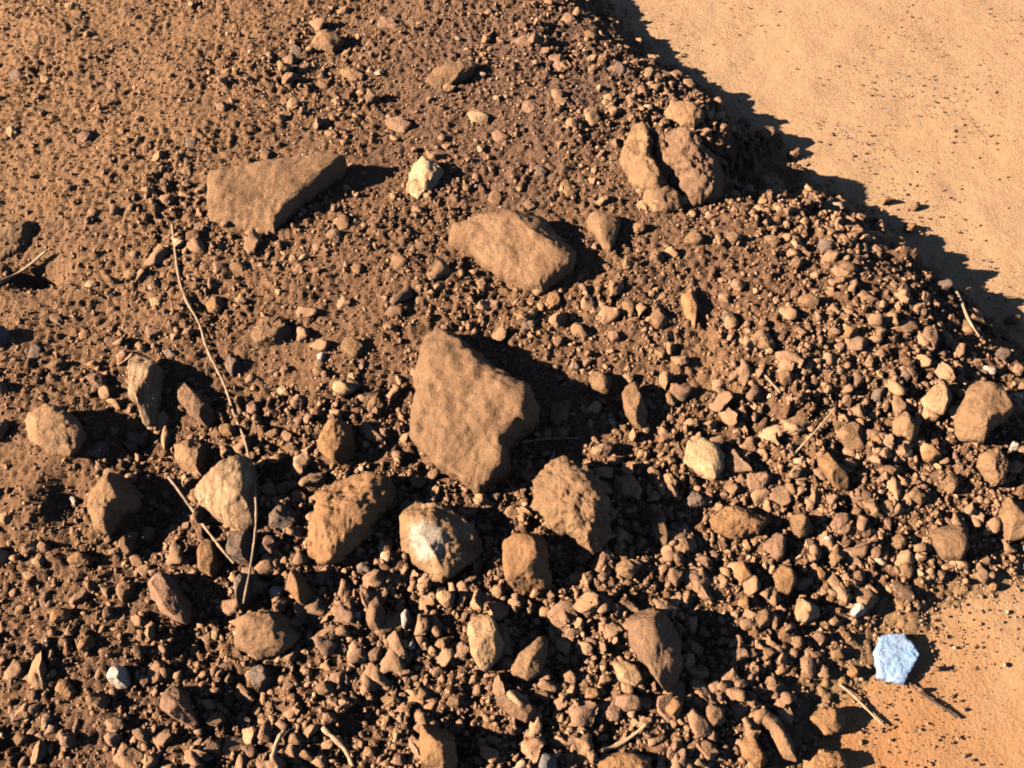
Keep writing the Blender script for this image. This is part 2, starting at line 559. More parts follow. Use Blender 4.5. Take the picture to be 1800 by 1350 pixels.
def stone_shape(poly, tall, tosun_tilt, flat, seed, m, crumb, facets, face):
    """m: points across. An m x m sheet stretched over the outline on top, another below, sharing their rim."""
    r = np.random.default_rng(seed)
    poly = np.asarray(poly, float)
    c, A = centroid(poly)
    P0 = ground_hit(c, tall * .37)[0]
    tc = CAM - P0
    tc /= np.linalg.norm(tc)
    N = np.array([0, 0, 1.0]) + tc * face + np.array([SUN_AZ[0], SUN_AZ[1], 0]) * tosun_tilt
    N /= np.linalg.norm(N)
    n = 4 * (m - 1)
    d = ray(resample(poly, n))
    t = ((P0 - CAM) @ N) / (d @ N)
    W = CAM + d * t[:, None] - P0
    U = np.cross([0, 1.0, 0], N)
    U /= np.linalg.norm(U)
    Vv = np.cross(N, U)
    uv = np.stack([W @ U, W @ Vv], 1)
    size = math.sqrt(abs(centroid(uv)[1]))
    up, dn = tall * .55, max(tall * .75, size * .3)
    g = np.linspace(-1, 1, m)
    a, b = np.meshgrid(g, g)
    a, b = a.ravel(), b.ravel()
    rad = np.maximum(np.abs(a), np.abs(b))
    sr = np.maximum(rad, 1e-9)
    pa, pb = a / sr, b / sr
    per = np.where((pb <= -1 + 1e-9) & (pa < 1), (pa + 1) / 8, np.where((pa >= 1 - 1e-9) & (pb < 1), .25 + (pb + 1) / 8,
                   np.where((pb >= 1 - 1e-9) & (pa > -1), .5 + (1 - pa) / 8, .75 + (1 - pb) / 8)))
    k = (per % 1) * n
    i0 = np.floor(k).astype(int) % n
    f = (k - np.floor(k))[:, None]
    bd = uv[i0] * (1 - f) + uv[(i0 + 1) % n] * f
    rg = .55 * rad + .45 * np.sin(rad * math.pi / 2)
    hgt = np.where(rad < 1 - 1e-9, np.maximum(1 - rg ** flat, 0) ** (1 / max(flat * .55, 1.3)), 0)
    top = np.column_stack([bd * rg[:, None], up * hgt])
    rim = rad >= 1 - 1e-9
    bot = np.column_stack([bd * rg[:, None], -dn * hgt])[~rim]
    L = np.vstack([top, bot])
    idx = np.arange(m * m).reshape(m, m)
    bi = np.where(rim, np.arange(m * m), 0)
    bi[~rim] = m * m + np.arange((~rim).sum())
    bi = bi.reshape(m, m)
    q4 = lambda q: np.stack([q[:-1, :-1], q[:-1, 1:], q[1:, 1:], q[1:, :-1]], -1).reshape(-1, 4)
    F = np.vstack([q4(idx), q4(bi)[:, ::-1]])
    # worn fracture planes
    ru = np.abs(uv).max(0)
    sc = np.array([ru[0], ru[1], up])
    for _ in range(facets):
        k = r.normal(size=3)
        k[2] = abs(k[2]) * .9 + .1
        k /= np.linalg.norm(k)
        dd = (L / sc) @ k
        lim = np.quantile(dd[:m * m], r.uniform(.72, .95))
        ex = np.maximum(dd - lim, 0)
        mv = np.array([.3 * k[0], .3 * k[1], k[2]]) / (.3 * (k[0] ** 2 + k[1] ** 2) + k[2] ** 2)
        L = L - np.minimum(ex[:, None] * mv[None], 1.2) * sc
    fn = np.cross(L[F[:, 2]] - L[F[:, 0]], L[F[:, 3]] - L[F[:, 1]])
    Nn = np.zeros_like(L)
    for q in range(4):
        np.add.at(Nn, F[:, q], fn)
    Nn /= np.maximum(np.linalg.norm(Nn, axis=1), 1e-12)[:, None]
    if Nn[idx[m // 2, m // 2], 2] < 0:
        Nn, F = -Nn, F[:, ::-1]
    # rough relief along the surface normals
    off = r.uniform(0, 100, 3)
    q = L / size
    disp = .04 * pn(q * 2.2 + off) + .024 * crumb * pn(q * 5 + off)
    for fr, am in ((9, .020), (16, .017), (30, .013)):
        if m > fr * .9:
            disp = disp + am * crumb * pn(q * fr + off)
    amp = min(size, tall * 2.2)
    L = L + Nn * (disp * amp)[:, None]
    for _ in range(facets + 3):
        k = r.normal(size=3)
        k[2] = abs(k[2]) * .6 + .1
        k /= np.linalg.norm(k)
        dd = (L / sc) @ k
        ex = np.maximum(dd - np.quantile(dd[:m * m], r.uniform(.95, .99)), 0)
        L = L - ex[:, None] * np.array([.25 * k[0], .25 * k[1], k[2]])[None] * sc
    return P0 + L[:, :1] * U + L[:, 1:2] * Vv + L[:, 2:] * N, np.ascontiguousarray(F), P0, size


LAND = []          # traced things: (px centre, short phrase, px radius)
BLOCK = []


def stone(name, cat, label, mat, tall, poly, short=None, tilt=.12, flat=3.0, crumb=1.0, facets=9, face=.3, group="stones on the dirt mound"):
    poly = np.asarray(poly, float)
    c, A = centroid(poly)
    R = math.sqrt(A / math.pi)
    m = 46 if R > 60 else 32 if R > 30 else 20 if R > 15 else 13
    V, F, P0, size = stone_shape(poly, tall, tilt, flat, int(c[0] * 7 + c[1] * 13), m, crumb, facets, face)
    o = mesh_obj(name, V, F, mat, True, P0)
    o["label"] = label
    o["category"] = cat
    o["group"] = group
    BLOCK.append((P0[0], P0[1], size))
    if short:
        LAND.append((c, short, R))
    return o


def S(*a, **k):
    return stone("stone", "stone", *a, **k)


def PB(*a, **k):
    k.setdefault("group", "small pebbles on the dirt mound")
    return stone("pebble", "pebble", *a, **k)


def CD(*a, **k):
    k.setdefault("group", "crumbly soil clods on the mound")
    k.setdefault("crumb", 1.7)
    k.setdefault("facets", 5)
    return stone("soil_clod", "clod", *a, **k)


# --- the big ones
S("large tan diamond-shaped stone tilted up at the centre, casting a black shadow", 'tan', .07,
  [(768, 577), (785, 572), (800, 590), (830, 610), (880, 650), (930, 685), (946, 705), (946, 725), (935, 745), (905, 765), (890, 788),
   (890, 820), (870, 845), (848, 868), (835, 872), (820, 855), (790, 832), (750, 805), (724, 775), (720, 745), (730, 710), (737, 660), (742, 615), (752, 590)],
  "the big diamond-shaped stone", tilt=.42, flat=5, facets=4, face=.35, crumb=1.35)
S("broad flat tan stone above the big diamond-shaped stone", 'tan', .046,
  [(793, 400), (830, 383), (870, 380), (920, 372), (955, 378), (970, 395), (990, 420), (1015, 440), (1005, 470), (980, 495), (955, 515), (920, 508), (880, 488), (850, 468), (828, 445), (790, 430)],
  "the broad flat stone", tilt=.2, flat=6, facets=4)
S("small orange stone wedged under the lower corner of the broad flat stone", 'orange', .014,
  [(962, 515), (978, 508), (986, 525), (980, 545), (966, 546), (958, 530)])
S("small angular tan stone just right of the broad flat stone, ringed by shadow", 'tan', .032,
  [(1035, 375), (1060, 372), (1092, 388), (1085, 410), (1075, 445), (1060, 440), (1045, 410), (1030, 395)], "the shadow-ringed small stone")
S("flat tan slab on the upper left, shaped like a triangle with dark lower edge", 'tan', .05,
  [(370, 312), (410, 301), (460, 297), (520, 286), (580, 276), (614, 280), (602, 297), (562, 332), (522, 367), (484, 403), (464, 432), (428, 430), (390, 430), (364, 412)],
  "the flat triangular slab", tilt=.06, flat=7, facets=3)
S("pale yellow stone between the flat triangular slab and the broad flat stone", 'lemon', .034,
  [(717, 343), (720, 290), (743, 263), (777, 273), (781, 300), (760, 333), (735, 353)], "the pale yellow stone", tilt=.2)
S("elongated tan stone lying aslant near the top of the mound", 'tan', .028,
  [(748, 143), (760, 123), (790, 108), (815, 102), (841, 110), (830, 130), (787, 153), (767, 157)], "the slanting elongated stone", tilt=.15)
S("flat pale pinkish stone at the top edge of the mound", 'pink', .016,
  [(900, 72), (920, 62), (945, 62), (965, 70), (953, 82), (915, 82)], "the pale pinkish top stone")
S("upright orange-brown stone with a shaded right face near the upper right crest", 'soilclod', .05,
  [(1108, 222), (1122, 212), (1138, 222), (1146, 250), (1152, 285), (1172, 318), (1168, 340), (1130, 338), (1104, 330), (1085, 310), (1090, 277), (1098, 247)], "the upright crest stone", tilt=.4, facets=10, flat=4, face=.3, crumb=1.8)
S("tan stone lying on top behind the upright crest stone", 'soilclod', .035,
  [(1163, 197), (1190, 180), (1225, 185), (1240, 205), (1217, 226), (1182, 218)], crumb=1.8, face=.2)
S("broad crumbly brown rock beside the deep black hollow near the crest", 'brown', .075,
  [(1156, 262), (1172, 236), (1208, 218), (1240, 228), (1262, 250), (1272, 285), (1270, 325), (1262, 350), (1232, 356), (1200, 362), (1176, 350), (1160, 305)], "the broad brown crest rock", tilt=.05, crumb=2.3, facets=10, flat=4.5, face=.2)
CD("crumbly clod filling the gap between the two crest rocks", 'soilclod', .05, [(1132, 238), (1152, 220), (1178, 232), (1186, 270), (1182, 318), (1162, 332), (1146, 290)], crumb=2.0, face=.3)
CD("low crumbly clod under the feet of the crest rocks", 'soilclod', .03, [(1130, 338), (1165, 325), (1205, 345), (1200, 368), (1160, 372), (1132, 360)], crumb=2.2, face=.2)
S("tan stone with pale flank right of the big diamond stone's shadow tip", 'tan', .04,
  [(1120, 670), (1137, 680), (1143, 717), (1130, 757), (1110, 743), (1083, 707), (1100, 680)], "the stone at the shadow tip")
S("low tan stone on the upper edge of the big diamond stone's shadow", 'tan', .024,
  [(1033, 657), (1067, 647), (1077, 670), (1067, 697), (1040, 682)])
PB("bright pale oval pebble right of centre, the palest rounded one", 'lemon', .03,
   [(1190, 790), (1205, 775), (1235, 770), (1260, 780), (1275, 800), (1270, 825), (1258, 843), (1235, 838), (1210, 820), (1195, 808)], "the pale oval pebble", facets=3, crumb=.6)
S("long reddish stone standing on end below the crest rocks", 'orange', .02,
  [(1195, 480), (1215, 500), (1235, 545), (1225, 582), (1205, 562), (1195, 520)], "the long reddish stone")

# --- right-hand cluster
S("pale tan wedge-shaped stone left of the largest right-hand stone", 'pale', .032,
  [(1617, 703), (1640, 682), (1657, 667), (1677, 697), (1660, 727), (1627, 727)], "the pale wedge stone")
S("largest stone at the right edge, orange tan with a rounded top", 'tan', .055,
  [(1700, 683), (1720, 670), (1760, 677), (1783, 717), (1773, 733), (1743, 750), (1733, 777), (1683, 770), (1677, 737)], "the largest right-hand stone", tilt=.2)
S("rounded brown stone below the pale wedge stone", 'soilclod', .032,
  [(1567, 743), (1590, 723), (1620, 743), (1623, 770), (1597, 777), (1570, 763)], "the rounded brown stone")
S("long orange stone slanting down right, black shadow on its right", 'orange', .036,
  [(1427, 777), (1443, 780), (1467, 810), (1497, 843), (1493, 863), (1467, 857), (1433, 813)], "the long slanting orange stone", tilt=.3)
S("arched tan stone above the long slanting orange stone", 'tan', .034,
  [(1457, 750), (1477, 733), (1507, 740), (1527, 770), (1520, 790), (1493, 790)], "the arched tan stone")
CD("greenish tan crumbly clod below the largest right-hand stone", 'tan', .042,
   [(1720, 800), (1753, 787), (1777, 810), (1767, 847), (1740, 856), (1713, 830)], "the greenish tan clod")
PB("small white pebble at the right edge below the largest right-hand stone", 'white', .02,
   [(1767, 783), (1780, 772), (1797, 783), (1783, 797)], "the right-edge white pebble")
PB("flat tan pebble below the rounded brown stone", 'tan', .02,
   [(1540, 813), (1570, 817), (1590, 833), (1567, 845), (1547, 832)])
S("rounded tan stone with a dark shadow, near the lower right sand", 'tan', .045,
  [(1633, 927), (1667, 918), (1697, 933), (1707, 957), (1693, 983), (1660, 980), (1637, 957)], "the rounded stone by the sand")
S("half-seen tan stone cut by the right frame edge above the sand", 'tan', .04,
  [(1740, 882), (1775, 870), (1815, 880), (1820, 940), (1775, 952), (1745, 925)], "the half-seen right-edge stone")
S("orange stone with flat face left of a black crevice, lower right", 'orange', .036,
  [(1357, 1013), (1373, 993), (1397, 1000), (1402, 1023), (1387, 1045), (1367, 1040)], "the flat-faced orange stone")
S("pale tan stone with dark pits left of the small white pebble", 'pale', .03,
  [(1387, 1063), (1407, 1043), (1433, 1057), (1447, 1083), (1427, 1097), (1400, 1090)], "the pitted pale stone", crumb=1.5)
PB("small white pebble just above the bluish white chip", 'white', .022,
   [(1493, 1063), (1510, 1055), (1526, 1073), (1510, 1087), (1495, 1080)], "the white pebble above the chip")
stone("flat_chip", "chip", "flat bluish white angular chip lying at the edge of the sand", 'blue', .011,
      [(1550, 1116), (1570, 1115), (1590, 1114), (1602, 1131), (1618, 1150), (1603, 1176), (1589, 1203), (1566, 1199), (1541, 1193), (1540, 1170), (1535, 1146)],
      "the bluish white chip", tilt=.0, flat=8, crumb=2.2, facets=1, group="chips of pale stone")
S("upright tan stone above the flat-faced orange stone", 'tan', .04,
  [(1387, 910), (1407, 888), (1427, 907), (1420, 943), (1397, 947)], "the upright tan stone")
CD("broad low orange clod left of the upright tan stone", 'orange', .03,
   [(1245, 915), (1275, 890), (1320, 895), (1355, 915), (1335, 935), (1290, 947), (1250, 935)], "the broad orange clod")
S("pinkish angular stone left of the flat-faced orange stone", 'pink', .03,
  [(1340, 960), (1363, 933), (1382, 945), (1378, 985), (1350, 990)])
PB("orange brown pebble below the broad orange clod", 'orange', .024, [(1280, 1005), (1300, 985), (1320, 990), (1325, 1015), (1303, 1025)])
PB("pinkish grey pebble right of the upright tan stone", 'pink', .026, [(1455, 920), (1475, 900), (1497, 905), (1490, 930), (1470, 940)])
PB("tan pebble standing right of the big crumbly clod", 'tan', .028, [(1140, 912), (1163, 895), (1182, 925), (1172, 960), (1150, 952)])
S("long curved tan slab at the bottom right, running down to the frame edge", 'tan', .03,
  [(1280, 1222), (1330, 1225), (1365, 1258), (1392, 1300), (1402, 1342), (1375, 1332), (1350, 1285), (1312, 1248)], "the long curved slab", tilt=.2)
CD("orange clod at the edge of the lower right sand", 'orange', .026, [(1420, 1262), (1450, 1240), (1482, 1245), (1492, 1275), (1465, 1292), (1430, 1292)], "the orange clod by the sand")
CD("orange clod cut by the bottom frame edge, right of the long curved slab's foot", 'orange', .022, [(1410, 1335), (1440, 1315), (1480, 1322), (1495, 1352), (1450, 1368), (1412, 1360)])
CD("reddish orange clod at the bottom edge inside the long curved slab", 'orange', .028, [(1295, 1305), (1325, 1290), (1345, 1310), (1355, 1350), (1310, 1358)])
PB("tan pebble at the upper end of the long curved slab", 'tan', .026, [(1225, 1252), (1245, 1235), (1272, 1245), (1276, 1265), (1250, 1280)])
PB("orange pebble below the tip of the large brown slab", 'orange', .026, [(1165, 1245), (1185, 1225), (1205, 1240), (1205, 1262), (1180, 1270)])

# --- lower middle
S("orange stone shaped like a boot, left below the big diamond-shaped stone", 'orange', .045,
  [(543, 752), (565, 738), (600, 738), (618, 755), (622, 785), (630, 810), (605, 822), (580, 810), (560, 790), (545, 770)], "the boot-shaped orange stone", tilt=.2)
S("big knobbly orange stone with a notched left side, below the boot-shaped stone", 'orange', .06,
  [(548, 852), (580, 832), (610, 824), (650, 830), (682, 834), (697, 850), (692, 875), (670, 897), (650, 917), (632, 947), (610, 972), (580, 994), (555, 988), (536, 968), (532, 938), (552, 908), (560, 885), (545, 868)],
  "the notched orange stone", crumb=1.4, tilt=.2)
S("rounded orange stone with a whitish patch, below the big diamond-shaped stone", 'patched', .062,
  [(700, 910), (733, 882), (787, 890), (833, 927), (857, 960), (833, 983), (807, 997), (787, 1013), (757, 1023), (727, 990), (703, 963)], "the whitish-patched stone", crumb=1.2, tilt=.15)
S("blocky orange stone with a deep shadow on its right, bottom centre", 'orange', .06,
  [(883, 953), (907, 937), (943, 933), (960, 953), (962, 987), (970, 1013), (967, 1037), (940, 1049), (913, 1054), (893, 1027), (883, 990)], "the blocky orange stone", tilt=.25)
CD("big crumbly brown clod right below the big diamond-shaped stone", 'soilclod', .055,
   [(930, 880), (953, 825), (985, 805), (1030, 818), (1058, 850), (1072, 885), (1080, 945), (1045, 975), (1010, 945), (960, 920)], "the big crumbly clod", crumb=2.0)
S("flat tan stone at the upper right of the big crumbly clod", 'tan', .03,
  [(1060, 843), (1093, 830), (1120, 838), (1132, 857), (1110, 872), (1073, 867)])
S("large brown slab tilted beside a black crevice, lower right of centre", 'brown', .055,
  [(1100, 1100), (1113, 1070), (1140, 1060), (1167, 1073), (1193, 1117), (1197, 1160), (1187, 1200), (1173, 1222), (1150, 1190), (1127, 1160), (1107, 1130)], "the large brown slab", tilt=.35, flat=4)
PB("smooth pale oval pebble under the large brown slab", 'pale', .026,
   [(1077, 1170), (1093, 1160), (1123, 1170), (1134, 1197), (1117, 1211), (1087, 1197)], "the oval pebble under the slab", crumb=.5, facets=2)
S("dull pinkish stone just below the smooth oval pebble", 'pink', .03,
  [(1083, 1217), (1113, 1213), (1131, 1223), (1127, 1247), (1100, 1251), (1080, 1237)])
S("pale orange stone with a rusty spot, beneath the blocky orange stone", 'pale', .05,
  [(820, 1100), (840, 1080), (873, 1083), (897, 1117), (883, 1153), (860, 1178), (845, 1178), (827, 1147)], "the rusty-spotted stone")
S("tan wedge stone right of the rusty-spotted stone, point upwards", 'tan', .042,
  [(890, 1170), (913, 1150), (940, 1120), (963, 1113), (962, 1147), (950, 1180), (927, 1199), (903, 1190)], "the upward-pointing wedge", tilt=.25)
S("bright orange block cut by the bottom frame edge", 'orange', .055,
  [(740, 1267), (780, 1265), (797, 1290), (801, 1333), (797, 1372), (743, 1372), (738, 1317)], "the bright orange block", tilt=.2)
S("long brown slab slanting down right of the bright orange block", 'brown', .026,
  [(865, 1208), (888, 1208), (935, 1237), (949, 1260), (927, 1272), (893, 1255), (872, 1228)], "the slanting brown slab")
PB("bluish grey pebble at the bottom frame edge", 'slate', .028, [(935, 1338), (958, 1322), (978, 1332), (980, 1358), (940, 1362)])
CD("orange clod at the bottom frame edge under the straw", 'orange', .026, [(1040, 1342), (1062, 1325), (1100, 1320), (1142, 1330), (1150, 1365), (1042, 1365)], "the orange clod under the straw")
S("brown wedge-shaped stone left of the two white pebbles", 'brown', .03, [(638, 1078), (662, 1043), (679, 1080), (670, 1112), (650, 1106)], "the brown wedge stone")
PB("upper of two small white pebbles below the whitish-patched stone", 'white', .022, [(700, 1086), (715, 1068), (729, 1085), (722, 1106), (708, 1106)], "the two white pebbles")
PB("lower of two small white pebbles below the whitish-patched stone", 'white', .016, [(717, 1131), (727, 1121), (733, 1138), (719, 1151)])
PB("pale orange pebble hanging below the whitish-patched stone", 'pale', .026, [(760, 1043), (785, 1030), (800, 1045), (798, 1066), (780, 1067)])

# --- left
S("tall cream-coloured splinter of stone standing on the left", 'cream', .05,
  [(218, 640), (240, 620), (267, 630), (283, 642), (280, 677), (275, 712), (268, 742), (250, 748), (250, 717), (233, 702), (217, 693)], "the cream splinter", tilt=.25)
S("long brown stone beside the root, right of the cream splinter", 'brown', .035,
  [(310, 663), (330, 675), (362, 703), (384, 737), (367, 751), (333, 735), (316, 710)], "the long brown stone", tilt=.25)
S("smooth brown stone above the striped cream stone", 'soilclod', .04,
  [(307, 780), (327, 768), (358, 780), (371, 808), (360, 833), (333, 841), (310, 817)], "the smooth brown stone")
S("striped cream stone with fine dark layers beside a black hollow", 'cream', .065,
  [(385, 812), (410, 800), (437, 803), (446, 850), (448, 922), (430, 932), (395, 925), (360, 905), (342, 875), (350, 848)], "the striped cream stone", tilt=.25, flat=4)
S("grey tan stone directly under the striped cream stone", 'grey', .05,
  [(397, 937), (440, 933), (444, 967), (434, 1003), (410, 1001), (393, 977)], "the grey tan stone")
S("orange stone crossed by a thin twig, left under the striped cream stone", 'orange', .04,
  [(347, 973), (360, 947), (383, 953), (392, 985), (373, 1014), (350, 1003)], "the twig-crossed stone")
S("rounded orange stone at the upper left of a pit of black shadow", 'pink', .05,
  [(263, 1030), (277, 1007), (307, 1003), (330, 1020), (332, 1060), (327, 1097), (310, 1093), (283, 1073), (267, 1053)], "the rounded stone by the pit", tilt=.25)
S("wide orange brown stone at the lower left with a flat top edge", 'soilclod', .05,
  [(415, 1087), (443, 1068), (483, 1077), (527, 1080), (532, 1107), (513, 1135), (483, 1152), (443, 1158), (413, 1140)], "the wide flat-topped stone", tilt=.2)
S("narrow upright grey stone between the pit and the wide flat-topped stone", 'grey', .05,
  [(415, 1010), (440, 1008), (438, 1060), (420, 1075)], tilt=.3)
S("orange leaf-shaped stone below the notched orange stone", 'orange', .042,
  [(497, 1010), (513, 983), (530, 1010), (548, 1043), (544, 1071), (523, 1060), (503, 1033)], "the leaf-shaped stone", tilt=.25)
PB("small cream white pebble left of the leaf-shaped orange stone", 'white', .02, [(470, 1040), (483, 1029), (498, 1033), (498, 1047), (477, 1055)])
PB("bright white pebble alone at the lower left", 'white', .03, [(187, 1190), (200, 1170), (220, 1173), (231, 1197), (217, 1213), (197, 1207)], "the lone white pebble")
S("orange stone with a whitish lower end, beside the lower left black pit", 'pink', .045,
  [(273, 1227), (300, 1197), (320, 1217), (333, 1243), (348, 1273), (333, 1284), (307, 1263), (283, 1247)], "the white-ended orange stone", tilt=.25)
PB("dark grey brown pebble right of the striped cream stone", 'grey', .03, [(465, 907), (488, 889), (520, 888), (529, 907), (515, 930), (490, 936), (470, 925)], "the dark grey pebble")
PB("dull pinkish pebble below the dark grey brown pebble", 'pink', .026, [(455, 938), (480, 942), (498, 970), (480, 978), (453, 964)])
CD("big soft orange clod on the left edge side of the black hollows", 'soilclod', .05,
   [(158, 860), (190, 827), (225, 830), (251, 855), (240, 887), (207, 907), (192, 942), (165, 930), (153, 893)], "the big soft clod")
CD("smooth rounded orange clod at the far left", 'soilclod', .035, [(40, 740), (85, 708), (132, 728), (152, 765), (125, 800), (80, 797), (45, 772)], "the far left clod", crumb=1.1)
PB("grey pebble below the wide flat-topped stone", 'grey', .03, [(433, 1183), (457, 1167), (484, 1177), (480, 1204), (450, 1218)])
CD("crust of soil overhanging the dark hollow at the left frame edge", 'soilclod', .02, [(-20, 415), (20, 395), (60, 388), (88, 400), (60, 425), (20, 448), (-20, 465)], "the overhanging soil crust", flat=5, tilt=-.1)
PB("dark bluish grey pebble cut by the left frame edge", 'slate', .026, [(-12, 580), (8, 572), (18, 590), (12, 612), (-10, 612)])
PB("pale orange pebble cut by the left frame edge below the dark one", 'pale', .018, [(-8, 668), (8, 668), (18, 684), (4, 696), (-10, 690)])
CD("low brown clod near the top of the mound, left of the slanting elongated stone", 'soilclod', .03, [(545, 82), (560, 57), (590, 55), (606, 75), (585, 93)], "the low top clod")
PB("pale yellowish pebble below the slanting elongated stone", 'pale', .014, [(815, 200), (835, 190), (862, 205), (850, 219), (830, 213)])
CD("rounded tan clod right of the root, above the boot-shaped stone", 'soilclod', .026, [(438, 592), (460, 560), (500, 555), (522, 575), (502, 610), (465, 622)], "the rounded tan clod")
PB("reddish pebble close to the root's upper half", 'orange', .016, [(360, 530), (385, 515), (396, 530), (386, 550), (365, 549)])

